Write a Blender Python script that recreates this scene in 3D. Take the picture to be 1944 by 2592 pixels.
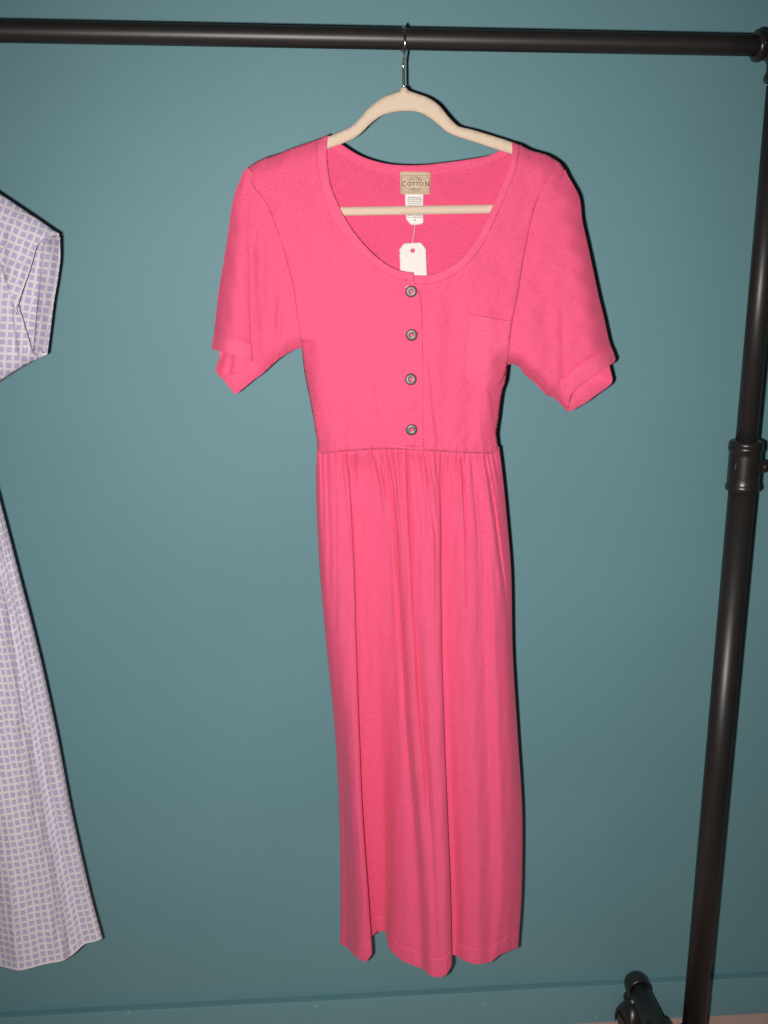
import bpy, bmesh, math, random
import numpy as np
from mathutils import Vector, Matrix
from mathutils.geometry import delaunay_2d_cdt

for o in list(bpy.data.objects): bpy.data.objects.remove(o, do_unlink=True)
scene = bpy.context.scene
col = scene.collection
R = math.radians
random.seed(4); rng = np.random.default_rng(4)

# ------------------------------------------------------------------ camera, light, exposure
W, H, F = 1944.0, 2592.0, 2600.0              # photograph size and focal length in its pixels
RAIL_Z, RACK_Y = 1.70, -0.20                  # rail height; rack stands 20 cm off the wall (wall = plane Y 0)
PITCH, YAW, ROLL = 0.2462, 0.0796, 0.0026
CAM = np.array([-0.1399, -1.65, RAIL_Z - 0.2733])
cp, sp, cy, sy, cr, sr = math.cos(PITCH), math.sin(PITCH), math.cos(YAW), math.sin(YAW), math.cos(ROLL), math.sin(ROLL)
FWD = np.array([sy*cp, cy*cp, -sp]); RT0 = np.array([cy, -sy, 0.0]); UP0 = np.cross(RT0, FWD)
RIGHT = cr*RT0 + sr*UP0; UP = -sr*RT0 + cr*UP0

cam_data = bpy.data.cameras.new('camera'); cam = bpy.data.objects.new('camera', cam_data); col.objects.link(cam)
cam_data.sensor_fit = 'VERTICAL'; cam_data.sensor_height = 36.0; cam_data.lens = 36.0*F/H
cam_data.clip_start = 0.02; cam_data.clip_end = 50
m = Matrix(((RIGHT[0], UP[0], -FWD[0], CAM[0]), (RIGHT[1], UP[1], -FWD[1], CAM[1]), (RIGHT[2], UP[2], -FWD[2], CAM[2]), (0, 0, 0, 1)))
cam.matrix_world = m
scene.camera = cam

world = bpy.data.worlds.new('World'); scene.world = world; world.use_nodes = True
bg = world.node_tree.nodes['Background']; bg.inputs[0].default_value = (1.0, 0.93, 0.86, 1); bg.inputs[1].default_value = 0.022

# the camera's own flash: a small lamp left of the lens (the camera is held upright)
fl = bpy.data.lights.new('camera_flash', 'SPOT'); flo = bpy.data.objects.new('camera_flash', fl); col.objects.link(flo)
fl.energy = 104; fl.color = (1.0, 0.965, 0.92); fl.shadow_soft_size = 0.010
fl.spot_size = R(118); fl.spot_blend = 1.0
fp = CAM - RIGHT*0.043 - UP*0.015 + FWD*0.01
aim = np.array([0.0, 0.0, 0.9])
dirv = Vector((aim - fp).tolist())
flo.location = fp.tolist(); flo.scale = (0.68, 1.0, 1.0);   # the beam is wider along the camera's long side
flo.rotation_euler = dirv.to_track_quat('-Z', 'Y').to_euler()

vs = scene.view_settings
vs.view_transform = 'Standard'; vs.look = 'None'; vs.exposure = 0.0; vs.gamma = 1.0; vs.use_curve_mapping = False
scene.render.engine = 'CYCLES'
scene.render.resolution_x, scene.render.resolution_y = 768, 1024

def at(px, py, Y):
    """points of the plane Y = const seen at photograph pixels (px, py); arrays allowed"""
    px, py, Y = np.broadcast_arrays(np.asarray(px, float), np.asarray(py, float), np.asarray(Y, float))
    d = FWD + ((px - W/2)/F)[..., None]*RIGHT - ((py - H/2)/F)[..., None]*UP
    return CAM + d*((Y - CAM[1])/d[..., 1])[..., None]
def atd(px, py, d): return at(px, py, RACK_Y - np.asarray(d, float))   # d metres in front of the rack plane

# ------------------------------------------------------------------ materials
def mat(name, base, rough=0.6, lo_hi=None, metal=0.0, spec=0.5, sheen=0.0, sheen_rough=0.5, vary=0.0, vscale=60, bump=0.0, bscale=400, sheen_tint=None, coat=0):
    m = bpy.data.materials.new(name); m.use_nodes = True
    nt = m.node_tree; b = nt.nodes['Principled BSDF']
    b.inputs['Base Color'].default_value = (*base, 1); b.inputs['Roughness'].default_value = rough
    b.inputs['Metallic'].default_value = metal; b.inputs['Specular IOR Level'].default_value = spec
    b.inputs['Sheen Weight'].default_value = sheen; b.inputs['Sheen Roughness'].default_value = sheen_rough
    if sheen_tint: b.inputs['Sheen Tint'].default_value = (*sheen_tint, 1)
    b.inputs['Coat Weight'].default_value = coat
    tc = nt.nodes.new('ShaderNodeTexCoord')
    if vary:
        n = nt.nodes.new('ShaderNodeTexNoise'); n.inputs['Scale'].default_value = vscale; n.inputs['Detail'].default_value = 6
        nt.links.new(tc.outputs['Object'], n.inputs['Vector'])
        mx = nt.nodes.new('ShaderNodeMix'); mx.data_type = 'RGBA'
        lo = tuple(c*(1-vary) for c in base); hi = tuple(min(1, c*(1+vary)) for c in base)
        mx.inputs['A'].default_value = (*lo, 1); mx.inputs['B'].default_value = (*hi, 1)
        if lo_hi:
            mr = nt.nodes.new('ShaderNodeMapRange'); mr.inputs['From Min'].default_value, mr.inputs['From Max'].default_value = lo_hi
            nt.links.new(n.outputs['Fac'], mr.inputs['Value']); nt.links.new(mr.outputs[0], mx.inputs['Factor'])
        else: nt.links.new(n.outputs['Fac'], mx.inputs['Factor'])
        nt.links.new(mx.outputs['Result'], b.inputs['Base Color'])
    if bump:
        n2 = nt.nodes.new('ShaderNodeTexNoise'); n2.inputs['Scale'].default_value = bscale; n2.inputs['Detail'].default_value = 4
        nt.links.new(tc.outputs['Object'], n2.inputs['Vector'])
        bp = nt.nodes.new('ShaderNodeBump'); bp.inputs['Strength'].default_value = bump; bp.inputs['Distance'].default_value = 0.001
        nt.links.new(n2.outputs['Fac'], bp.inputs['Height']); nt.links.new(bp.outputs['Normal'], b.inputs['Normal'])
    return m

def wall_material():
    m = bpy.data.materials.new('teal_wall_paint'); m.use_nodes = True
    nt = m.node_tree; b = nt.nodes['Principled BSDF']; L = nt.links.new
    b.inputs['Roughness'].default_value = 0.55; b.inputs['Specular IOR Level'].default_value = 0.3
    tc = nt.nodes.new('ShaderNodeTexCoord')
    n1 = nt.nodes.new('ShaderNodeTexNoise'); n1.inputs['Scale'].default_value = 3.0; n1.inputs['Detail'].default_value = 5
    n2 = nt.nodes.new('ShaderNodeTexNoise'); n2.inputs['Scale'].default_value = 420; n2.inputs['Detail'].default_value = 3
    n3 = nt.nodes.new('ShaderNodeTexNoise'); n3.inputs['Scale'].default_value = 700; n3.inputs['Detail'].default_value = 4
    for n in (n1, n2, n3): L(tc.outputs['Object'], n.inputs['Vector'])
    add = nt.nodes.new('ShaderNodeMath'); add.operation = 'MULTIPLY_ADD'; add.inputs[1].default_value = 0.45
    L(n1.outputs['Fac'], add.inputs[0]); L(n2.outputs['Fac'], add.inputs[2])
    rp = nt.nodes.new('ShaderNodeValToRGB'); rp.color_ramp.elements[0].position = 0.45; rp.color_ramp.elements[1].position = 1.0
    rp.color_ramp.elements[0].color = (0.132, 0.276, 0.314, 1); rp.color_ramp.elements[1].color = (0.170, 0.336, 0.378, 1)
    L(add.outputs[0], rp.inputs['Fac']); L(rp.outputs['Color'], b.inputs['Base Color'])
    bp = nt.nodes.new('ShaderNodeBump'); bp.inputs['Strength'].default_value = 0.25; bp.inputs['Distance'].default_value = 0.001
    L(n3.outputs['Fac'], bp.inputs['Height']); L(bp.outputs['Normal'], b.inputs['Normal'])
    return m

def check_material():
    m = bpy.data.materials.new('lilac_check_cotton'); m.use_nodes = True
    nt = m.node_tree; b = nt.nodes['Principled BSDF']; L = nt.links.new
    b.inputs['Roughness'].default_value = 0.8; b.inputs['Specular IOR Level'].default_value = 0.2
    b.inputs['Sheen Weight'].default_value = 0.1
    uv = nt.nodes.new('ShaderNodeUVMap'); uv.uv_map = 'weave'
    nz = nt.nodes.new('ShaderNodeTexNoise'); nz.inputs['Scale'].default_value = 60; nz.inputs['Detail'].default_value = 2
    L(uv.outputs['UV'], nz.inputs['Vector'])
    sub = nt.nodes.new('ShaderNodeVectorMath'); sub.operation = 'MULTIPLY_ADD'
    sub.inputs[1].default_value = (0.0042, 0.0042, 0); L(nz.outputs['Color'], sub.inputs[0]); L(uv.outputs['UV'], sub.inputs[2])
    sp_ = nt.nodes.new('ShaderNodeSeparateXYZ'); L(sub.outputs[0], sp_.inputs[0])
    outs = []
    for ax in ('X', 'Y'):
        d = nt.nodes.new('ShaderNodeMath'); d.operation = 'DIVIDE'; d.inputs[1].default_value = 0.0113; L(sp_.outputs[ax], d.inputs[0])
        f = nt.nodes.new('ShaderNodeMath'); f.operation = 'PINGPONG'; f.inputs[1].default_value = 0.5; L(d.outputs[0], f.inputs[0])
        mr = nt.nodes.new('ShaderNodeMapRange'); mr.interpolation_type = 'SMOOTHSTEP'
        mr.inputs['From Min'].default_value = 0.11; mr.inputs['From Max'].default_value = 0.21; L(f.outputs[0], mr.inputs['Value']); outs.append(mr)
    mu = nt.nodes.new('ShaderNodeMath'); mu.operation = 'MULTIPLY'; L(outs[0].outputs[0], mu.inputs[0]); L(outs[1].outputs[0], mu.inputs[1])
    mx = nt.nodes.new('ShaderNodeMix'); mx.data_type = 'RGBA'
    mx.inputs['A'].default_value = (0.74, 0.685, 0.715, 1); mx.inputs['B'].default_value = (0.475, 0.430, 0.635, 1)
    L(mu.outputs[0], mx.inputs['Factor']); L(mx.outputs['Result'], b.inputs['Base Color'])
    # the white bands of the weave are slightly raised
    n2 = nt.nodes.new('ShaderNodeTexNoise'); n2.inputs['Scale'].default_value = 900; L(uv.outputs['UV'], n2.inputs['Vector'])
    ad = nt.nodes.new('ShaderNodeMath'); ad.operation = 'SUBTRACT'; L(n2.outputs['Fac'], ad.inputs[0]); L(mu.outputs[0], ad.inputs[1])
    bp = nt.nodes.new('ShaderNodeBump'); bp.inputs['Strength'].default_value = 0.35; bp.inputs['Distance'].default_value = 0.0008
    L(ad.outputs[0], bp.inputs['Height']); L(bp.outputs['Normal'], b.inputs['Normal'])
    return m

M = {}
M['wall'] = wall_material()
M['carpet'] = mat('beige_pink_carpet', (0.66, 0.43, 0.36), 0.95, spec=0.1, vary=0.3, vscale=260, bump=1.0, bscale=350)
M['chip'] = mat('bare_plaster_chip', (0.62, 0.60, 0.52), 0.9)
M['pink'] = mat('pink_cotton_knit', (0.815, 0.106, 0.222), 0.9, lo_hi=(.30, .70), spec=0.12, sheen=0.16, sheen_rough=0.45, vary=0.095, vscale=380, bump=0.5, bscale=800, sheen_tint=(0.9, 0.72, 0.80))
M['double'] = mat('pink_knit_double_layer', (0.85, 0.119, 0.243), 0.9, lo_hi=(.30, .70), spec=0.12, sheen=0.16, sheen_rough=0.45, vary=0.08, vscale=380, bump=0.5, bscale=800, sheen_tint=(0.9, 0.72, 0.80))
M['pink_darker'] = mat('pink_knit_darker', (0.76, 0.090, 0.198), 0.95, lo_hi=(.30, .70), spec=0.1, sheen=0.12, vary=0.09, vscale=330, bump=0.5, bscale=700, sheen_tint=(0.9, 0.72, 0.80))  # slightly darker, duller pink than the front, for the bodice back
M['thread'] = mat('pink_thread', (0.95, 0.16, 0.28), 0.7, spec=0.3)
M['check'] = check_material()
M['velvet'] = mat('ivory_velvet_flocking', (0.715, 0.565, 0.44), 0.95, spec=0.1, sheen=0.12, vary=0.05, vscale=500, bump=0.3, bscale=1500)
M['chrome'] = mat('polished_steel_wire', (0.70, 0.67, 0.62), 0.18, metal=1.0)
M['pipe'] = mat('dark_bronze_pipe', (0.0185, 0.0165, 0.0155), 0.42, spec=0.55, vary=0.25, vscale=40, bump=0.05, bscale=300)
M['fitting'] = mat('dark_bronze_fitting', (0.0165, 0.0148, 0.014), 0.34, spec=0.6, vary=0.25, vscale=60, bump=0.08, bscale=200)
M['brass'] = mat('worn_brass', (0.45, 0.33, 0.16), 0.35, metal=0.9)
M['rubber'] = mat('black_rubber', (0.012, 0.012, 0.012), 0.5, spec=0.4)
M['wheel'] = mat('brown_caster_wheel', (0.06, 0.035, 0.028), 0.5)
M['pewter'] = mat('brushed_pewter', (0.165, 0.135, 0.137), 0.48, metal=0.55, vary=0.3, vscale=150)
M['card'] = mat('white_card', (0.80, 0.73, 0.70), 0.8, spec=0.2, vary=0.03, vscale=100)
M['satin'] = mat('white_satin_ribbon', (0.80, 0.76, 0.74), 0.6, spec=0.3)
M['label'] = mat('tan_woven_label', (0.62, 0.455, 0.325), 0.85, spec=0.15, vary=0.08, vscale=700)
M['ink'] = mat('dark_ink', (0.085, 0.08, 0.09), 0.8)
M['plastic'] = mat('clear_white_plastic', (0.85, 0.80, 0.80), 0.35)

# ------------------------------------------------------------------ mesh helpers
def obj(name, verts, faces, material, parent=None, smooth=True, uv=None):
    me = bpy.data.meshes.new(name); me.from_pydata([tuple(map(float, v)) for v in verts], [], [tuple(map(int, f)) for f in faces])
    if uv is not None:
        lay = me.uv_layers.new(name='weave')
        idx = np.empty(len(me.loops), dtype=np.int32); me.loops.foreach_get('vertex_index', idx)
        lay.data.foreach_set('uv', np.asarray(uv, dtype=np.float32)[idx].ravel())
    me.materials.append(material)
    me.polygons.foreach_set('use_smooth', [smooth]*len(me.polygons)); me.update()
    o = bpy.data.objects.new(name, me); col.objects.link(o)
    if parent is not None:
        o.parent = parent; o.matrix_parent_inverse = world_of(parent).inverted()
    return o
def world_of(o):
    mtx = Matrix.Translation(o.location) if o.type == 'EMPTY' else Matrix.Identity(4)
    return mtx
def empty(name, loc, label, cat, group=None):
    o = bpy.data.objects.new(name, None); o.empty_display_size = 0.05; col.objects.link(o); o.location = loc
    o['label'] = label; o['category'] = cat
    if group: o['group'] = group
    return o
def tag(o, label, cat, group=None):
    o['label'] = label; o['category'] = cat
    if group: o['group'] = group
    return o
def struct(o): o['kind'] = 'structure'; return o

class MB:
    def __init__(s): s.v = []; s.f = []
    def add(s, v, f):
        n = len(s.v); s.v += [tuple(p) for p in v]; s.f += [tuple(i+n for i in q) for q in f]; return s
    def box(s, lo, hi):
        x0, y0, z0 = lo; x1, y1, z1 = hi
        v = [(x0,y0,z0),(x1,y0,z0),(x1,y1,z0),(x0,y1,z0),(x0,y0,z1),(x1,y0,z1),(x1,y1,z1),(x0,y1,z1)]
        return s.add(v, [(0,3,2,1),(4,5,6,7),(0,1,5,4),(1,2,6,5),(2,3,7,6),(3,0,4,7)])
    def tube(s, pts, rad, seg=16, cap=True):
        pts = [Vector(p) for p in pts]; n = len(pts); rad = rad if hasattr(rad, '__len__') else [rad]*n
        t0 = (pts[1]-pts[0]).normalized(); ref = Vector((0,0,1)) if abs(t0.z) < 0.9 else Vector((1,0,0))
        u = t0.cross(ref).normalized(); V = []; Fc = []
        for i, p in enumerate(pts):
            a = pts[max(i-1,0)]; b = pts[min(i+1,n-1)]; t = (b-a)
            if t.length < 1e-9: t = t0
            t = t.normalized(); u = (u - t*u.dot(t)).normalized(); w = t.cross(u); t0 = t
            for k in range(seg):
                an = 2*math.pi*k/seg; V.append(p + (u*math.cos(an) + w*math.sin(an))*rad[i])
        for i in range(n-1):
            for k in range(seg):
                k2 = (k+1) % seg; Fc.append((i*seg+k, i*seg+k2, (i+1)*seg+k2, (i+1)*seg+k))
        if cap: Fc.append(tuple(range(seg))[::-1]); Fc.append(tuple((n-1)*seg+k for k in range(seg)))
        return s.add(V, Fc)
    def lathe(s, base, axis, prof, seg=32):
        """prof: (distance along axis, radius)"""
        a = Vector(axis).normalized(); ref = Vector((0,0,1)) if abs(a.z) < 0.9 else Vector((1,0,0))
        u = a.cross(ref).normalized(); w = a.cross(u); V = []; Fc = []; b = Vector(base)
        for h, r in prof:
            for k in range(seg):
                an = 2*math.pi*k/seg; V.append(b + a*h + (u*math.cos(an) + w*math.sin(an))*max(r, 1e-5))
        for i in range(len(prof)-1):
            for k in range(seg):
                k2 = (k+1) % seg; Fc.append((i*seg+k, i*seg+k2, (i+1)*seg+k2, (i+1)*seg+k))
        return s.add(V, Fc)
    def build(s, name, material, parent=None, smooth=True):
        o = obj(name, s.v, s.f, material, parent, smooth)
        bm = bmesh.new(); bm.from_mesh(o.data); bmesh.ops.recalc_face_normals(bm, faces=bm.faces); bm.to_mesh(o.data); bm.free()
        return o
def auto_edges(o, angle=35):
    md = o.modifiers.new('edge_split', 'EDGE_SPLIT'); md.split_angle = R(angle)
def bevel(o, w, seg=2):
    md = o.modifiers.new('bevel', 'BEVEL'); md.width = w; md.segments = seg; md.limit_method = 'ANGLE'; md.angle_limit = R(40)
def solidify(o, t=0.0011, offset=0.0, split=False):
    md = o.modifiers.new('cloth_thickness', 'SOLIDIFY'); md.thickness = t; md.offset = offset
    if split:                       # clean cut rim instead of a rolled edge
        es = o.modifiers.new('rim_edges', 'EDGE_SPLIT'); es.split_angle = R(62); es.use_edge_sharp = False

def smooth_line(P, step=6.0):
    """Catmull-Rom through points, resampled"""
    P = np.asarray(P, float)
    if len(P) < 3: Q = P
    else:
        E = np.vstack([2*P[0]-P[1], P, 2*P[-1]-P[-2]]); out = []
        for i in range(1, len(E)-2):
            p0, p1, p2, p3 = E[i-1:i+3]
            for t in np.linspace(0, 1, 8, endpoint=False):
                out.append(0.5*((2*p1) + (p2-p0)*t + (2*p0-5*p1+4*p2-p3)*t*t + (3*p1-p0-3*p2+p3)*t**3))
        Q = np.array(out + [P[-1]])
    s = np.r_[0, np.cumsum(np.hypot(*np.diff(Q, axis=0).T))]
    n = max(2, int(round(s[-1]/step))+1); u = np.linspace(0, s[-1], n)
    return np.c_[np.interp(u, s, Q[:,0]), np.interp(u, s, Q[:,1])]
def outline(*segs, step=6.0):
    """closed outline from smooth segments; neighbours share end points"""
    out = []
    for sg in segs:
        q = smooth_line(sg, step)
        if out and np.hypot(*(q[0]-out[-1])) < 0.5: q = q[1:]
        out += list(q)
    out = np.array(out)
    if np.hypot(*(out[0]-out[-1])) < 0.5: out = out[:-1]
    return out
def inset(poly, k):
    """closed outline moved k pixels inwards"""
    a = np.roll(poly, 1, 0); b = np.roll(poly, -1, 0); t = b-a; t /= np.maximum(np.hypot(*t.T), 1e-9)[:, None]
    area = 0.5*np.sum(poly[:,0]*np.roll(poly[:,1], -1)-np.roll(poly[:,0], -1)*poly[:,1]); sg = 1 if area > 0 else -1
    return poly + sg*k*np.c_[-t[:,1], t[:,0]]
def inside(poly, pts):
    x, y = pts[:,0], pts[:,1]; c = np.zeros(len(pts), bool); n = len(poly); j = n-1
    for i in range(n):
        xi, yi = poly[i]; xj, yj = poly[j]
        if yi != yj:
            k = ((yi > y) != (yj > y)) & (x < (xj-xi)*(y-yi)/(yj-yi) + xi); c ^= k
        j = i
    return c
def polydist(pts, line):
    d = np.full(len(pts), 1e9)
    for a, b in zip(line[:-1], line[1:]):
        ab = b-a; L2 = (ab**2).sum()
        t = np.clip(((pts-a)@ab)/max(L2, 1e-9), 0, 1)
        d = np.minimum(d, np.hypot(*(pts - a - t[:,None]*ab).T))
    return d
def triangulate(polys, step=6.0, cuts=()):
    """polys[0] outer, others holes (pixel space); returns points and triangles"""
    pts = []; edges = []
    for p in polys:
        n0 = len(pts); pts += [tuple(q) for q in p]; n = len(p)
        edges += [(n0+i, n0+(i+1) % n) for i in range(n)]
    for c in cuts:
        c = smooth_line(c, step); ins = inside(polys[0], c); n0 = len(pts); pts += [tuple(q) for q in c]
        edges += [(n0+i, n0+i+1) for i in range(len(c)-1) if ins[i] and ins[i+1]]
    outer = polys[0]; x0, y0 = outer.min(0); x1, y1 = outer.max(0); g = []
    for j, yy in enumerate(np.arange(y0, y1, step*0.87)):
        xs = np.arange(x0 + (step/2 if j % 2 else 0), x1, step); g.append(np.c_[xs, np.full(len(xs), yy)])
    g = np.vstack(g); k = inside(outer, g)
    for h in polys[1:]: k &= ~inside(h, g)
    g = g[k]
    for p in list(polys): g = g[polydist(g, np.vstack([p, p[:1]])) > step*0.55]
    for c in cuts: g = g[polydist(g, smooth_line(c, step)) > step*0.55]
    pts += [tuple(q) for q in g]
    V, _, T, *_ = delaunay_2d_cdt([Vector(p) for p in pts], edges, [], 0, 1e-4)
    V = np.array([tuple(v) for v in V]); T = np.array([t for t in T if len(t) == 3])
    c = V[T].mean(1); k = inside(outer, c)
    for h in polys[1:]: k &= ~inside(h, c)
    T = T[k]
    used = np.unique(T); mp = -np.ones(len(V), int); mp[used] = np.arange(len(used))
    return V[used], mp[T]
def sheet(polys, dfn, step=6.0, cuts=()):
    P, T = triangulate(polys, step, cuts)
    d = dfn(P)
    a = P[T[:,1]]-P[T[:,0]]; b = P[T[:,2]]-P[T[:,0]]
    flip = (a[:,0]*b[:,1]-a[:,1]*b[:,0]) > 0      # pixel y runs down
    T = T.copy(); T[flip] = T[flip][:, ::-1]
    return atd(P[:,0], P[:,1], d), T, P
def join(parts):
    V = []; T = []; U = []; n = 0
    for p in parts:
        V.append(p[0]); T.append(p[1]+n); U.append(p[2]); n += len(p[0])
    return np.vstack(V), np.vstack(T), np.vstack(U)
def sstep(a, b, x):
    t = np.clip((np.asarray(x, float)-a)/(b-a), 0, 1); return t*t*(3-2*t)
def fold(P, line, amp, w, fade=40, kind='ridge', tail=60):
    """relief along a near-vertical line of the cloth: ridge / groove (amp<0) or 'left'/'right' side proud"""
    L = np.asarray(line, float); y = P[:,1]; s = P[:,0] - np.interp(y, L[:,1], L[:,0])
    env = sstep(L[0,1]-fade*0.3, L[0,1]+fade, y)*(1-sstep(L[-1,1]-fade, L[-1,1]+fade*0.3, y))
    if kind == 'ridge': return amp*env*np.exp(-(s/w)**2)
    if kind == 'left': return amp*env*np.where(s < 0, np.exp(s/tail), np.exp(-(s/w)**2)*1.0*(s < w*3))*1.0
    if kind == 'right': return amp*env*np.where(s > 0, np.exp(-s/tail), np.exp(-(s/w)**2))
def hgroove(P, line, amp, w):
    L = np.asarray(line, float); s = P[:,1]-np.interp(P[:,0], L[:,0], L[:,1])
    k = (P[:,0] > L[0,0]-4) & (P[:,0] < L[-1,0]+4)
    return np.where(k, amp*np.exp(-(s/w)**2), 0.0)
def wob(P, sc, seed):
    """smooth random relief in pixel space, about -1..1"""
    r = np.random.default_rng(seed); z = np.zeros(len(P))
    for k in range(7):
        a = r.uniform(0, math.pi*2); f = r.uniform(0.5, 1.6)/sc; ph = r.uniform(0, 6.28)
        z += np.sin((P[:,0]*math.cos(a)*1.6 + P[:,1]*math.sin(a))*f*6.28 + ph)
    return z/4.0
def thread_line(name, P3, r, material, parent, seg=6):
    return MB().tube([tuple(p) for p in P3], r, seg).build(name, material, parent)

# ------------------------------------------------------------------ the setting
BX0, BX1 = -3.0, 3.0
struct(MB().box((BX0, 0.0, -0.02), (BX1, 0.12, 3.0)).build('wall', M['wall'], smooth=False))
fl_o = MB(); nx, ny = 60, 40
struct(MB().box((BX0, -4.0, -0.05), (BX1, -0.0005, 0.0)).build('floor', M['carpet'], smooth=False))
# skirting board, painted with the wall: a flat board with a narrow ledge on top
prof = [(-0.0005, 0.0005), (-0.0185, 0.0005), (-0.0190, 0.079), (-0.0186, 0.0808), (-0.0172, 0.0817), (-0.0165, 0.0817), (-0.0005, 0.0796)]
xs = np.linspace(BX0, BX1, 200); V = []; Fc = []
for x in xs:
    w_ = 0.0004*math.sin(x*9)+0.0003*math.sin(x*23+1)
    V += [(x, y, z + (w_ if z > 0.01 else 0)) for y, z in prof]
k = len(prof)
for i in range(len(xs)-1):
    for j in range(k-1): Fc.append((i*k+j, (i+1)*k+j, (i+1)*k+j+1, i*k+j+1))
sk = MB().add(V, Fc).build('baseboard', M['wall']); struct(sk); auto_edges(sk, 40)
def chip(px, py, Y, rx, rz, seed):
    r = random.Random(seed); c = at(px, py, Y); V = [(c[0], Y-0.0006, c[2])]
    n = 9
    for i in range(n):
        a = 6.283*i/n; q = r.uniform(0.55, 1.1); V.append((c[0]+rx*q*math.cos(a), Y-0.0001, c[2]+rz*q*math.sin(a)))
    return MB().add(V, [(0, 1+i, 1+(i+1) % n) for i in range(n)])
for i, (px, py, Y, rx, rz) in enumerate([(326, 2563, -0.0193, .0035, .0008), (480, 2556, -0.0193, .002, .0006), (800, 2547, -0.0193, .005, .0007), (1228, 2540, -0.0193, .0045, .0007),
        (122, 2585, -0.0193, .0011, .0011), (1509, 2576, -0.0193, .0012, .0012), (655, 152+32, 0, .0008, .0008), (1573, 549, 0, .0010, .0010), (468, 1296, 0, .0009, .0007), (236, 1536, 0, .0008, .0008)]):
    ch = chip(px, py, Y, rx, rz, i).build('paint_chip', M['chip'], smooth=False)
    ch.parent = sk if Y < 0 else bpy.data.objects['wall']

# ------------------------------------------------------------------ garment rack
PX = 0.5124
rack = empty('garment_rack', (PX, RACK_Y, 0), 'dark bronze pipe garment rack with rail, telescoping pole and caster foot', 'clothes rack')
RY, RZ = RACK_Y, RAIL_Z
XL = -1.32
rail_pts = [(x, RY, RZ) for x in np.linspace(XL+0.02, PX-0.02, 30)]
MB().tube(rail_pts, 0.0136, 40).build('rail', M['pipe'], rack)
def ring_prof(r_in, r_out, L, bead=0.004):
    p = [(0, r_in)]
    for a in np.linspace(0, math.pi, 9): p.append((bead*(1-math.cos(a)), r_out - bead*0.9 + bead*0.9*math.sin(a)))
    return p
def corner(px, sgn):
    """elbow fitting between rail and pole; sgn = direction of the rail from the pole"""
    b = MB(); Rb = 0.0175; pts = []; rads = []
    for a in np.linspace(0, math.pi/2, 10):
        pts.append((px + sgn*(0.026 - 0.026*math.sin(a)), RY, RZ - 0.026 + 0.026*math.cos(a)))
    pts = [(px + sgn*0.031, RY, RZ)] + pts + [(px, RY, RZ-0.034)]
    b.tube(pts, Rb, 32)
    b.lathe((px + sgn*0.038, RY, RZ), (-sgn, 0, 0), [(0, .0137), (0, .0185), (.0015, .0205), (.005, .0212), (.009, .0205), (.0115, .0188), (.014, .0175)], 40)
    b.lathe((px, RY, RZ-0.046), (0, 0, 1), [(0, .0155), (0, .0185), (.0015, .0198), (.005, .0205), (.0085, .0198), (.011, .0185), (.014, .0175)], 40)
    o = b.build('elbow_fitting', M['fitting'], rack); auto_edges(o, 50)
    s = MB().lathe((px + sgn*0.0335, RY-0.0205, RZ-0.001), (0, -1, 0), [(0, .0028), (.0015, .0028), (.0018, .0014), (.001, .0012), (.001, 0)], 16).build('set_screw', M['fitting'], o)
corner(PX, -1); corner(XL, 1)
ZC0 = at(1890, 1240, RACK_Y)[2]; ZC1 = at(1900, 1114, RACK_Y)[2]     # sleeve coupling of the telescoping pole
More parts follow.
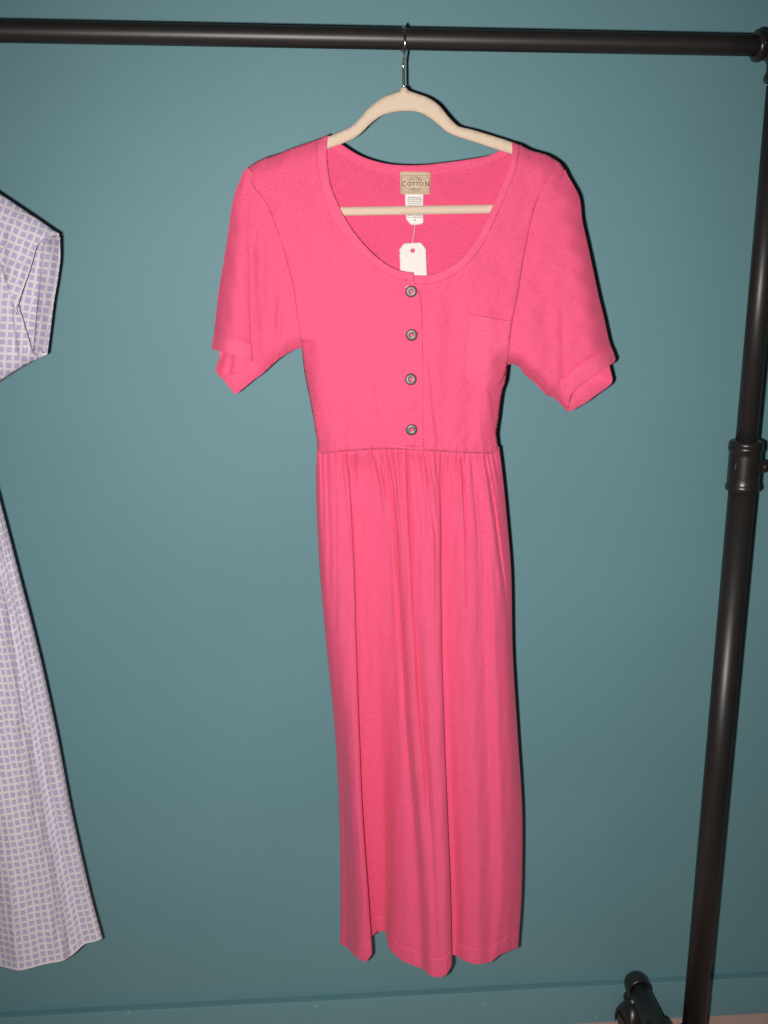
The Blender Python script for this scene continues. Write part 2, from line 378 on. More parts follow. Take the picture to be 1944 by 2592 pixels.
for px in (PX, XL):
    MB().tube([(px, RY, ZC0+0.01), (px, RY, RZ-0.05)], 0.0155, 40).build('pole', M['pipe'], rack)
    MB().tube([(px, RY, 0.10), (px, RY, ZC0+0.02)], 0.0196, 40).build('lower_pole', M['pipe'], rack)
    Lc = ZC1-ZC0
    pr = [(0, .0200), (.0, .0236), (.002, .0247), (.005, .0252), (.0078, .0246), (.0095, .0236), (.0105, .0232)]
    pr += [(Lc*f, .0232) for f in (.25, .5, .7)]
    pr += [(Lc-.0175, .0232), (Lc-.0165, .0238), (Lc-.0145, .0250), (Lc-.012, .0254), (Lc-.0096, .0250), (Lc-.0085, .0240), (Lc-.0078, .0248), (Lc-.005, .0250), (Lc-.002, .0238), (Lc, .021), (Lc, .0157)]
    cpl = MB().lathe((px, RY, ZC0), (0, 0, 1), pr, 48).build('pole_coupling', M['fitting'], rack); auto_edges(cpl, 55)
    zc = ZC0 + Lc*0.47
    MB().tube([(px-.0190, RY-.0138, ZC0+.011), (px-.0190, RY-.0138, ZC1-.019)], .0009, 8).build('casting_seam', M['fitting'], cpl)
    ax = Vector((0.90, -0.42, 0.06)).normalized(); b0 = Vector((px, RY, zc)) + ax*0.018
    kn = MB().lathe(b0, ax, [(0, .0125), (.004, .0120), (.0055, .0100), (.010, .0085), (.013, .0085), (.015, .0075), (.0155, .0052), (.030, .0050), (.0305, .0075), (.0345, .0080), (.036, .0060), (.037, 0)], 28).build('clamp_screw', M['fitting'], rack)
    tip = b0 + ax*0.033; hd = Vector((0.10, -0.30, -0.95)).normalized()
    MB().tube([tip - hd*0.022, tip + hd*0.028], .0034, 16).build('clamp_handle', M['fitting'], kn)
    for sg in (-1, 1):
        e = tip + hd*(0.028 if sg > 0 else -0.022); pr2 = [(.0060*(1-math.cos(a)), .0060*math.sin(a)) for a in np.linspace(0.02, math.pi-0.02, 9)]
        MB().lathe(e - hd*sg*0.004, hd*sg, pr2, 18).build('handle_end', M['brass'] if sg > 0 else M['fitting'], kn)
    # foot: a pipe running front to back beside the pole, joined to it by a short elbow, a caster at each end
    FZ = 0.114
    fx = px - 0.053 if px == PX else px + 0.053
    toe = Vector((0, 1, 0)); c0 = Vector((fx, RY, FZ)); back = c0 + toe*0.146; front = c0 - toe*0.42
    MB().tube([front, c0, back], 0.0190, 32).build('foot_pipe', M['pipe'], rack)
    tee = MB().lathe(c0 - toe*.034, toe, [(0, .0198), (0, .0245), (.006, .0252), (.010, .0235), (.058, .0235), (.062, .0252), (.068, .0245), (.068, .0198)], 36)
    tee.tube([(fx, RY, FZ), (px, RY, FZ), (px, RY, FZ+.02)], .0228, 32)
    tee.lathe((px, RY, FZ+.008), (0, 0, 1), [(0, .0232), (.002, .0248), (.006, .0252), (.009, .0245), (.010, .0236), (.010, .0197)], 36)
    auto_edges(tee.build('tee_fitting', M['fitting'], rack), 50)
    for e, sg in ((back, 1), (front, -1)):
        ax = toe*sg
        MB().lathe(e - ax*.024, ax, [(0, .0192), (0, .0222), (.003, .0230), (.018, .0230), (.026, .0222), (.033, .0192), (.038, .0120), (.040, .0)], 32).build('end_cap', M['fitting'], rack)
        top = Vector((e.x - .004, e.y - ax.y*.004, FZ - .0235))
        cs = MB().lathe(top + Vector((0, 0, .006)), (0, 0, -1), [(0, .0), (0, .0120), (.006, .0120), (.008, .0175), (.012, .0190), (.014, .0185), (.015, 0)], 28)
        caster = cs.build('caster', M['fitting'], rack)
        wx = Vector((0.985, 0.17, 0)); fw = Vector((-0.17, 0.985, 0)); wc = Vector((top.x - .006, top.y - .012, .0350))
        hv = []; hf = []; offs = (-.0180, -.0165, -.012, -.005, .005, .012, .0165, .0180); na = 13
        for off in offs:                                        # arched fork: two cheeks and a rounded crown over the wheel
            crown = math.sqrt(max(0.02, 1-(off/.0186)**2))
            hgt = .024 + .028*crown
            for a in np.linspace(0, 1, na):
                ang = R(-20) + a*R(220); rr = .026 if abs(off) > .0175 else .031
                hv.append(wc + wx*off + fw*rr*math.cos(ang) + Vector((0, 0, max(math.sin(ang), -.35)*(hgt if math.sin(ang) > 0 else .02))))
        for jj in range(len(offs)-1):
            for ii in range(na-1): hf.append((jj*na+ii, jj*na+ii+1, (jj+1)*na+ii+1, (jj+1)*na+ii))
        crown_o = MB().add([v for v in hv], [f for f in hf if True]).build('fork_crown', M['fitting'], caster); solidify(crown_o, .002)
        for s2 in (-1, 1):
            pv = []
            for t in (0, .0028):
                for (u, z) in ((-.022, .016), (.022, .016), (.014, -.010), (.006, -.015), (-.006, -.015), (-.014, -.010)):
                    pv.append(wc + wx*(s2*.0152 + s2*t) + fw*u + Vector((0, 0, z)))
            ck = MB().add(pv, [(0,1,2,3,4,5), (11,10,9,8,7,6)] + [(k, (k+1) % 6, 6+(k+1) % 6, 6+k) for k in range(6)]).build('fork_cheek', M['fitting'], caster, smooth=False)
        MB().lathe(wc - wx*.0085, wx, [(0, 0), (0, .026), (.001, .0325), (.004, .0347), (.013, .0347), (.016, .0325), (.017, .026), (.017, 0)], 32).build('wheel', M['wheel'], caster)
        MB().tube([wc - wx*.0225, wc + wx*.0225], .0035, 12).build('axle', M['chrome'], caster)

# ------------------------------------------------------------------ hangers
def make_hanger(name, label, dx, hookx, scale_tag=None):
    hp = at(hookx, 95, RACK_Y)
    h = empty(name, (float(hp[0]), RY, RZ+0.014), label, 'clothes hanger')
    off = np.array([dx, 0.0])
    top_l = [(1014,230),(991,238),(964,250),(931,276),(911,299),(891,319),(871,329),(832,346),(770,374),(704,402),(668,416),(652,430),(645,452),(646,500)]
    top_r = [(1034,230),(1057,238),(1084,248),(1110,266),(1130,290),(1147,309),(1163,321),(1196,329),(1249,345),(1296,361),(1340,386),(1386,406),(1408,422),(1420,442),(1426,468),(1428,500)]
    bot = [(646,500),(650,528),(668,545),(700,547),(868,546),(1055,543),(1243,540),(1390,538),(1412,530),(1428,500)]
    outer = outline(top_l, bot, top_r[::-1], [(1034,230),(1030,226),(1018,226),(1014,230)], step=5) + off
    in_top = [(690,500),(668,490),(667,465),(682,446),(720,428),(775,404),(830,377),(865,364),(898,349),(918,333),(938,313),(964,294),(991,285),(1024,281),(1057,284),(1084,296),(1110,316),(1130,333),(1150,343),(1196,358),(1263,380),(1296,391),(1345,412),(1385,432),(1402,456),(1406,480),(1385,498)]
    in_bot = [(1385,498),(1370,516),(1243,518),(1055,521),(868,524),(705,525),(690,500)]
    inner = outline(in_top, in_bot, step=5) + off
    P, T = triangulate([outer, inner], step=9)
    dist = np.minimum(polydist(P, np.vstack([outer, outer[:1]])), polydist(P, np.vstack([inner, inner[:1]])))
    th = 0.0016 + 0.0017*np.sqrt(np.clip(1-(1-np.clip(dist/6, 0, 1))**2, 0, 1))
    Vf = at(P[:,0], P[:,1], RACK_Y); n = len(P)
    A = Vf.copy(); A[:,1] -= th; B = Vf.copy(); B[:,1] += th
    a = P[T[:,1]]-P[T[:,0]]; b = P[T[:,2]]-P[T[:,0]]; fl_ = (a[:,0]*b[:,1]-a[:,1]*b[:,0]) > 0
    T = T.copy(); T[fl_] = T[fl_][:, ::-1]
    from collections import Counter
    ec = Counter(); dr = {}
    for t in T:
        for i in range(3):
            e = (t[i], t[(i+1) % 3]); kk = tuple(sorted(e)); ec[kk] += 1; dr[kk] = e
    rim = [(dr[e][1], dr[e][0], dr[e][0]+n, dr[e][1]+n) for e, c in ec.items() if c == 1]
    mb = MB().add(np.vstack([A, B]), [tuple(t) for t in T] + [tuple(t[::-1]+n) for t in T] + rim)
    mb.build('hanger_body', M['velvet'], h)
    nk = at(1022+dx, 233, RACK_Y)
    MB().lathe((nk[0], RY, nk[2]-.002), (0, 0, 1), [(0, .0058), (.003, .0056), (.006, .0046), (.0075, .0032), (.008, .0)], 20).build('neck_boss', M['velvet'], h)
    # swivel hook: up, a small bend forward, round the front of the rail and over its top
    x0 = float(nk[0]); x1 = float(hp[0]); rh = 0.0136 + 0.0018; pts = []
    zs = nk[2]+.004; zb = float(at(hookx, 165, RACK_Y)[2])
    for t in np.linspace(0, 1, 8): pts.append((x0 + (x1-x0)*t*0.8, RY, zs + (zb-zs)*t))
    R2 = 0.0205; cz = RZ + rh - R2
    a0 = R(215)
    pe = Vector((x1, RY + R2*math.cos(a0)*1.0, cz + R2*math.sin(a0)))
    for t in np.linspace(0.2, 0.8, 5):
        q = sstep(0, 1, t); pts.append((x0 + (x1-x0)*(0.8+0.2*t), RY + (pe.y-RY)*q, zb + (pe.z-zb)*t))
    for a in np.linspace(a0, R(-20), 26):
        pts.append((x1, RY + R2*math.cos(a), cz + R2*math.sin(a)))
    MB().tube(pts, .0017, 14).build('hook', M['chrome'], h)
    return h
hanger = make_hanger('clothes_hanger', 'ivory velvet hanger with steel hook holding the pink dress', 0, 1021)

# ------------------------------------------------------------------ the pink dress
dress = empty('pink_dress', (float(at(1021, 400, RACK_Y)[0]), RY, float(at(1021, 2400, RACK_Y)[2])), 'bright pink short-sleeved knit dress with four buttons and gathered skirt on ivory hanger', 'dress')

neck = [(830,342),(828,360),(827,390),(829,420),(835,461),(845,492),(868,542),(898,590),(938,636),(977,668),(1011,684),(1047,690)]
neck_r = [(1047,697),(1083,697),(1123,685),(1163,659),(1203,612),(1236,547),(1263,487),(1286,428),(1295,395),(1297,375),(1295,360)]
sh_l = [(830,342),(802,354),(770,365),(733,378),(704,390),(685,396),(668,401),(646,412),(628,425)]
arm_l = [(628,425),(630,445),(641,472),(672,511),(687,546),(704,591),(722,650),(742,730),(752,800),(764,879)]
side_l = [(764,879),(772,945),(785,1011),(798,1084),(804,1122),(804,1150)]
waist = [(804,1150),(840,1146),(871,1143),(939,1138),(979,1137),(1030,1138),(1072,1140),(1114,1143),(1190,1147),(1262,1149)]
side_r = [(1262,1149),(1257,1115),(1256,1095),(1261,1062),(1269,998),(1279,965),(1284,923)]
arm_r = [(1284,923),(1289,872),(1298,805),(1311,745),(1325,655),(1338,590),(1349,543),(1360,508),(1382,482),(1405,465),(1424,445),(1430,430)]
sh_r = [(1430,430),(1420,416),(1408,406),(1386,393),(1360,385),(1338,378),(1317,367),(1295,360)]
body_poly = outline(neck, [(1047,690),(1047,697)], neck_r, sh_r[::-1], arm_r[::-1], side_r[::-1], waist[::-1], side_l[::-1], arm_l[::-1], sh_l[::-1], step=6)
SL = smooth_line(sh_l); SR = smooth_line(sh_r); DL = smooth_line(side_l); DR = smooth_line(side_r)
AL = smooth_line(arm_l); AR = smooth_line(arm_r)

def rnd(dist, r):
    t = np.clip(dist/r, 0, 1); return t*(2-t)
def d_body(P):
    x, y = P[:,0], P[:,1]
    base = np.interp(y, [340, 450, 600, 800, 950, 1140], [0.011, 0.013, 0.017, 0.021, 0.021, 0.017])
    sh = np.minimum(polydist(P, SL), polydist(P, SR)); sd = np.minimum(polydist(P, DL), polydist(P, DR))
    d = base*rnd(sh, 46)*rnd(np.where(y > 860, sd, 200), 55)
    cx = 0.5*(np.interp(y, [342, 880, 1150], [640, 764, 804]) + np.interp(y, [342, 920, 1150], [1430, 1284, 1262]))
    d += 0.006*np.exp(-((x-cx)/190)**2)*sstep(560, 800, y)                               # gentle chest bulge
    # long soft folds falling from the shoulders and rising from the gathers
    d += fold(P, [(1078,900),(1084,960),(1090,1036),(1101,1115),(1107,1150)], 0.0042, 3.0, 70, 'left', 26)
    d += fold(P, [(1232,985),(1244,1060),(1256,1112),(1262,1140)], 0.0035, 3, 20, 'left', 18)
    d += fold(P, [(950,880),(956,980),(966,1060),(972,1150)], 0.0035, 10, 110, 'right', 60)
    d += fold(P, [(880,980),(884,1060),(888,1150)], -0.0016, 9, 60)
    d += fold(P, [(1208,1010),(1213,1080),(1218,1150)], 0.0016, 5, 60, 'left', 16)
    d += fold(P, [(1010,760),(1018,900),(1022,1130)], 0.0012, 16, 120)
    d += fold(P, [(860,560),(880,760),(875,980)], 0.0022, 45, 150)
    d += fold(P, [(1235,560),(1215,700),(1210,900)], 0.0022, 40, 140)
    d += fold(P, [(795,420),(760,520),(770,700)], 0.0022, 34, 80)
    d += 0.0020*wob(P, 150, 1) + 0.0006*wob(P, 52, 2)
    # seam allowance puckers at the armholes
    da = np.minimum(polydist(P, AL), polydist(P, AR))
    d -= 0.0016*np.exp(-da/7)
    d -= .0022*sstep(9, 0, np.interp(x, [p[0] for p in waist], [p[1] for p in waist]) - y)*rnd(sd, 60)
    # gathering ripples just above the waist seam
    d += 0.0009*sstep(1095, 1140, y)*np.sin(x*0.29 + 1.3*np.sin(x*0.05))*rnd(sd, 60)
    return d
V, T, P = sheet([body_poly], d_body, 5.5, cuts=[[(1080,900),(1086,960),(1092,1036),(1103,1115),(1108,1143)], [(1077,900),(1083,960),(1089,1036),(1100,1115),(1105,1143)]])
body = obj('bodice_front', V, T, M['pink'], dress); solidify(body, .0012)

# neckband: a double strip sewn along the front neckline
band_l_out = [(801,355),(801,400),(804,432),(811,465),(821,504),(836,545),(865,588),(911,640),(962,682),(1008,704),(1046,711)]
band_r_out = [(1050,719),(1086,719),(1128,707),(1172,680),(1215,632),(1250,564),(1277,502),(1302,440),(1311,404),(1314,384),(1313,366)]
def d_band(P): return d_body(P) + 0.0016 - 0.0010*np.exp(-np.minimum(polydist(P, BLO), polydist(P, BRO))/2.5)
BLO, BRO = smooth_line(band_l_out), smooth_line(band_r_out)
pl = outline(neck, [(1047,690),(1046,711)], band_l_out[::-1], [(801,355),(816,348),(830,342)], step=4)
pr_ = outline(neck_r, [(1295,360),(1313,366)], band_r_out[::-1], [(1050,719),(1047,697)], step=4)
parts = [sheet([pl], lambda P: d_band(P)+.0012*(P[:,0] > 960), 4), sheet([pr_], d_band, 4)]
V, T, P = join(parts); nb = obj('neckband', V, T, M['double'], dress); solidify(nb, .0012)
for ln in (band_l_out, band_r_out):
    q = smooth_line(ln, 4); q = q + np.array([0, 4.5]); thread_line('neckband_stitching', atd(q[:,0], q[:,1], d_body(q)+.0009), .00028, M['thread'], nb)

# button placket
plk_r = [(1048,697),(1051,722),(1062,742),(1067,775),(1070,867),(1071,1012),(1072,1131)]
plk = outline(plk_r, [(1072,1131),(1040,1130),(1000,1127),(984,1126)], [(984,1126),(990,1000),(1000,860),(1008,760),(1011,712)], [(1011,712),(1030,708),(1048,697)], step=5)
PLR = smooth_line(plk_r)
V, T, P = sheet([plk], lambda P: d_body(P) - 0.0016 + 0.0034*sstep(1004, 1048, P[:,0]), 5)
pk = obj('button_placket', V, T, M['pink'], dress); solidify(pk, .0011)
q = smooth_line(plk_r, 5) + np.array([-3.5, 0]); thread_line('placket_stitching', atd(q[:,0], q[:,1], d_body(q)+.0027), .00028, M['thread'], pk)
q = smooth_line([(984,1128),(1030,1134),(1074,1137)], 5); thread_line('placket_stitching', atd(q[:,0], q[:,1], d_body(q)+.0022), .0008, M['thread'], pk)
q = smooth_line([(1027,728),(1031,724),(1036,727)], 2); thread_line('loose_thread', atd(q[:,0], q[:,1], d_body(q)+.0035), .0005, M['card'], pk)

# pewter buttons, dished with a raised rim and two stitched holes
for i, (bx, by, r_) in enumerate([(1041,738,13.6),(1042,848,14),(1040,960,14),(1042,1088,13.8)]):
    c2 = np.array([[bx, by]], float); c = atd(bx, by, float(d_body(c2)[0]) + 0.0036); c = Vector(c.tolist())
    rr = r_/1690.0; tl = Vector((random.uniform(-.05, .05), -1, random.uniform(-.06, .06)+[0.02, -.02, .08, -.04][i])).normalized()
    prf = [(-.0012, 0), (-.0012, rr*.85), (-.0006, rr*.97), (.0000, rr), (.0007, rr*.97), (.0013, rr*.88), (.0017, rr*.76), (.0019, rr*.62), (.0019, rr*.50), (.0017, rr*.38), (.0014, rr*.30), (.0013, 0)]
    bt = MB().lathe(c, tl, prf, 36).build('button', M['pewter'], dress)
    a = random.uniform(0.3, 1.2); dv = Vector((math.cos(a), 0, math.sin(a)))
    MB().lathe(c + tl*.0012, tl, [(0, rr*.30), (.0003, rr*.27), (.0005, rr*.16), (.0005, 0)], 16).build('thread', M['thread'], bt)
    MB().tube([c + tl*.0012 - dv*rr*.26, c + tl*.0024, c + tl*.0012 + dv*rr*.26], .0006, 8).build('thread', M['thread'], bt)

# breast pocket
pk_out = outline([(1187,795),(1215,799),(1250,805),(1280,810),(1297,811)], [(1297,811),(1291,857),(1287,900),(1279,945),(1268,968)], [(1268,968),(1248,983),(1226,994),(1200,980),(1180,962)], [(1180,962),(1179,945),(1184,836),(1187,795)], step=5)
PKE = np.vstack([pk_out, pk_out[:1]])
def d_pocket(P):
    e = polydist(P, PKE); y_hem = np.interp(P[:,0], [1184,1290], [833,856])
    return d_body(P) - 0.0001 + (0.0012 + 0.0010*np.exp(-((P[:,0]-1240)/40)**2) + 0.0010*rnd(e, 9))*sstep(992, 930, P[:,1]) - 0.0018*np.exp(-((P[:,1]-y_hem)/2.8)**2) + .0007*sstep(3, -12, P[:,1]-y_hem)
V, T, P = sheet([pk_out], d_pocket, 4.5); po = obj('breast_pocket', V, T, M['double'], dress); solidify(po, .0007)
q = smooth_line([(1184,834),(1235,845),(1291,857)], 5); thread_line('pocket_stitching', atd(q[:,0], q[:,1], d_pocket(q)+.0006), .00028, M['thread'], po)
q = smooth_line([(1190,798),(1188,836),(1184,900),(1184,950)], 5); thread_line('pocket_stitching', atd(q[:,0], q[:,1], d_pocket(q)+.0008), .00045, M['thread'], po)
q = smooth_line([(1190,799),(1215,803),(1250,809),(1292,815)], 5); thread_line('pocket_stitching', atd(q[:,0], q[:,1], d_pocket(q)+.0008), .00040, M['thread'], po)

# ---- sleeves: front layers, back layer and cuffs
outer_l = [(628,425),(616,436),(609,455),(598,481),(589,515),(581,570),(570,645),(555,735),(548,795),(542,848),(536,883)]
OL = smooth_line(outer_l)
fold_l = [(622,470),(620,515),(626,602),(630,667),(630,740),(632,808),(633,865),(636,873),(637,899),(638,912)]
FL = np.array(fold_l, float)
def foldx_l(y): return np.interp(y, FL[:,1], FL[:,0])
def d_sl_front(P):        # the lobe of sleeve that falls straight from the shoulder
    x, y = P[:,0], P[:,1]; e = polydist(P, OL)
    d = np.interp(y, [430, 560, 750, 910], [.010, .016, .024, .030])*rnd(e, 58)
    d -= np.interp(y, [470, 560, 900], [0, .003, .006])*np.exp(-np.abs(foldx_l(y)-x)/9)*sstep(440, 560, y)
    d += hgroove(P, [(540,847),(560,849),(587,853),(612,859),(636,867)], -.0036, 2.8)
    return d + 0.0014*wob(P, 90, 5) + fold(P, [(596,560),(590,700),(588,890)], .0018, 20, 80)
def d_sl_under(P):        # the part between that lobe and the armhole, set further back
    x, y = P[:,0], P[:,1]; e = polydist(P, UL)
    d = np.interp(y, [430, 520, 700, 900, 1000], [.009, .010, .009, .008, .006])*rnd(e, 40)
    s = x - foldx_l(np.minimum(y, 912)); g = sstep(480, 640, y)
    d += .006*sstep(0, 60, s)*g*rnd(e, 40) - .002*g*(1-sstep(0, 40, s))
    d += fold(P, [(676,600),(684,760),(690,880)], .003, 14, 110) + fold(P, [(650,560),(660,760),(668,900)], .002, 9, 110)
    d += fold(P, [(710,740),(703,850),(694,905)], -.0035, 7, 60) + fold(P, [(640,500),(637,560),(640,640)], .002, 7, 60)
    d += .0012*np.sin(x*.42+y*.1)*np.exp(-e/14)*sstep(640, 690, x)*sstep(860, 890, y)        # puckered underarm seam
    return d + 0.0008*wob(P, 60, 6)
under_edge_l = [(764,879),(744,885),(714,902),(689,922),(663,946),(638,964),(615,983),(601,994),(594,997)]
UL = np.vstack([smooth_line(under_edge_l), smooth_line([(594,997),(580,978),(562,958)])])
lobe = outline(outer_l, [(536,883),(544,886),(559,889),(587,895),(611,902),(625,907),(638,914)], fold_l[::-1], [(622,470),(630,446),(628,425)], step=5)
inner_arm_l = [(628,425),(642,445),(653,472),(684,511),(699,546),(716,591),(734,650),(754,730),(764,800),(770,862),(764,879)]
lip_l = [(562,955),(584,948),(603,943),(620,934),(630,925),(637,914)]
undr = outline([(628,425),(620,450),(614,480),(610,515),(614,602),(618,667),(618,740),(620,808),(621,865),(623,899),(626,920)], [(626,920),(620,934),(603,943),(584,948),(562,956)], [(562,956),(580,979),(594,997)], under_edge_l[::-1], inner_arm_l[::-1], step=5)
def d_sl_back(P):
    e = polydist(P, BL_); return -0.020*rnd(e, 50) - .003 + 0.0012*wob(P, 60, 7) + fold(P, [(586,890),(580,930),(572,960)], .003, 8, 20)
back_out_l = outline(outer_l[:-1], [(542,848),(556,885),(559,890),(555,910),(549,926),(548,941),(562,959),(580,981),(593,995)], under_edge_l[::-1][1:], arm_l[::-1], step=6)
BL_ = np.vstack([back_out_l, back_out_l[:1]])
def d_off(fn, o): return lambda P: fn(P)+o
V, T, P = join([sheet([lobe], d_sl_front, 5), sheet([undr], d_sl_under, 5), sheet([inset(back_out_l, 2.2)], d_sl_back, 7)])
sl = obj('sleeve', V, T, M['pink'], dress); solidify(sl, .0012, split=True)
cuff = outline([(542,847),(560,848),(587,852),(612,858),(634,866)], [(634,866),(636,873),(637,899),(638,914)], [(638,914),(625,907),(611,902),(587,895),(559,889),(544,886),(536,883)], [(536,883),(542,847)], step=4)
under_cuff = outline([(638,914),(630,925),(620,934),(603,943),(584,948),(562,956)], [(562,956),(580,979),(594,997)], [(594,997),(601,994),(615,983),(638,964)], [(638,964),(652,938),(650,920),(638,914)], step=4)
in_cuff = outline([(556,885),(600,893),(640,908)], [(640,908),(632,930),(604,950),(566,962)], [(566,962),(548,941),(549,926),(555,910),(556,885)], step=5)
V, T, P = join([sheet([cuff], d_off(d_sl_front, .0013), 4), sheet([under_cuff], d_off(d_sl_under, .0012), 4), sheet([in_cuff], d_off(d_sl_back, .0016), 5)])
cf = obj('cuff', V, T, M['double'], sl); solidify(cf, .0014, split=True)
q = smooth_line([(543,849),(560,850),(587,854),(612,860),(634,868)], 4); thread_line('cuff_stitching', atd(q[:,0], q[:,1], d_sl_front(q)+.0018), .0003, M['thread'], cf)

outer_r = [(1430,430),(1438,447),(1453,473),(1464,495),(1469,517),(1473,558),(1484,608),(1499,677),(1514,748),(1528,805),(1540,860),(1548,884),(1554,899),(1557,908)]
ORr = smooth_line(outer_r)
cuff_r = [(1557,908),(1555,916),(1550,920),(1542,925),(1521,937),(1504,949),(1487,960),(1460,981),(1451,991),(1446,1000),(1442,1014),(1437,1034)]
under_r = [(1435,1038),(1427,1031),(1405,1008),(1392,1002),(1383,999),(1357,972),(1328,946),(1318,931),(1305,923),(1296,920),(1284,923)]
UR = smooth_line(under_r)
def d_sr_front(P):
    x, y = P[:,0], P[:,1]; e = np.minimum(polydist(P, ORr), polydist(P, UR)*1.3)
    d = np.interp(y, [430, 560, 750, 930, 1040], [.012, .017, .022, .026, .018])*rnd(e, 55)
    ax = np.interp(y, AR[::-1,1], AR[::-1,0]); s = x-ax
    d -= .008*np.exp(-np.clip(s, 0, 999)/26)*sstep(470, 620, y)                                   # falls away beside the bodice
    d += fold(P, [(1412,530),(1382,570),(1352,625),(1345,700)], .0020, 20, 60, 'ridge')
    d += fold(P, [(1375,640),(1385,780),(1395,960)], -.0028, 22, 110) + fold(P, [(1420,760),(1426,860),(1430,1010)], -.0035, 11, 80)
    d += fold(P, [(1438,965),(1436,990),(1440,1030)], -.003, 5, 15) + fold(P, [(1470,560),(1490,720),(1510,880)], .0018, 22, 120)
    eu = polydist(P, UR); d += .0014*np.sin(x*.36-y*.3)*np.exp(-eu/16)*sstep(1286, 1310, x)
    d += hgroove(P, [(1420,965),(1436,950),(1460,927),(1482,913),(1506,899),(1530,889),(1549,884)], -.0036, 3.0)
    return d + .0015*wob(P, 90, 8)
inner_arm_r = [(1284,923),(1277,868),(1286,803),(1299,743),(1313,652),(1326,586),(1337,538),(1348,502),(1372,474),(1396,456),(1415,438),(1430,430)]
front_r = outline(outer_r, cuff_r, [(1437,1034),(1435,1038)], under_r, inner_arm_r, step=5)
back_cuff_r = [(1538,900),(1542,926),(1548,950),(1550,961),(1548,969),(1539,978),(1509,999),(1487,1016),(1464,1029),(1448,1038),(1437,1040),(1433,1038)]
back_r = outline(outer_r[:10], [(1528,805),(1534,850),(1538,900)], back_cuff_r, [(1433,1038),(1427,1031)], under_r[1:], arm_r, step=6)
BR_ = np.vstack([back_r, back_r[:1]])
def d_sr_back(P): return -0.016*rnd(polydist(P, BR_), 50) - .002 + .0010*wob(P, 70, 9)
V, T, P = join([sheet([front_r], d_sr_front, 5), sheet([inset(back_r, 2.2)], d_sr_back, 7)])
sr_ = obj('sleeve', V, T, M['pink'], dress); solidify(sr_, .0012, split=True)
seam_r = [(1549,884),(1530,889),(1506,899),(1482,913),(1460,927),(1436,950),(1420,965)]
cfr = outline(seam_r, [(1420,965),(1424,1000),(1430,1030),(1436,1036)], cuff_r[::-1], [(1557,908),(1549,884)], step=4)
cfb = outline(back_cuff_r, [(1433,1038),(1440,1000),(1460,960),(1500,930),(1538,900)], step=5)
V, T, P = join([sheet([cfr], d_off(d_sr_front, .0013), 4), sheet([cfb], d_off(d_sr_back, .0016), 5)])
cf2 = obj('cuff', V, T, M['double'], sr_); solidify(cf2, .0014, split=True)
q = smooth_line(seam_r[1:-1], 4) + np.array([0, 2]); thread_line('cuff_stitching', atd(q[:,0], q[:,1], d_sr_front(q)+.0018), .0003, M['thread'], cf2)

# ---- back of the bodice, seen inside the neckline
bneck = [(830,343),(845,353),(861,363),(898,387),(931,402),(977,414),(1017,418),(1064,418),(1117,413),(1176,405),(1229,396),(1256,386),(1280,372),(1295,361)]
back_poly = outline(bneck, sh_r[::-1], arm_r[::-1], side_r[::-1], waist[::-1], side_l[::-1], arm_l[::-1], sh_l[::-1], step=7)
BN = smooth_line(bneck)
def d_back(P):
    y = P[:,1]; sh = np.minimum(polydist(P, SL), polydist(P, SR)); sd = np.minimum(polydist(P, DL), polydist(P, DR))
    b = np.interp(y, [340, 420, 560, 720, 900, 1140], [-.006, -.008, -.009, -.012, -.020, -.022])
    return b*rnd(sh, 40)*rnd(np.where(y > 860, sd, 200), 55) - .0006 + .0011*wob(P, 100, 11)
V, T, P = sheet([inset(back_poly, 2.2)], d_back, 8); bk = obj('bodice_back', V, T, M['pink_darker'], dress); solidify(bk, .0012, split=True)
bb_low = [(832,372),(848,386),(872,402),(905,419),(940,433),(980,443),(1020,447),(1064,447),(1117,442),(1176,433),(1225,422),(1262,408),(1290,392)]
bb = outline(bneck, [(1295,361),(1290,392)], bb_low[::-1], [(832,372),(830,343)], step=5)
V, T, P = sheet([bb], lambda P: d_back(P)+.0015, 5); bbo = obj('back_neckband', V, T, M['pink'], dress); solidify(bbo, .0014)

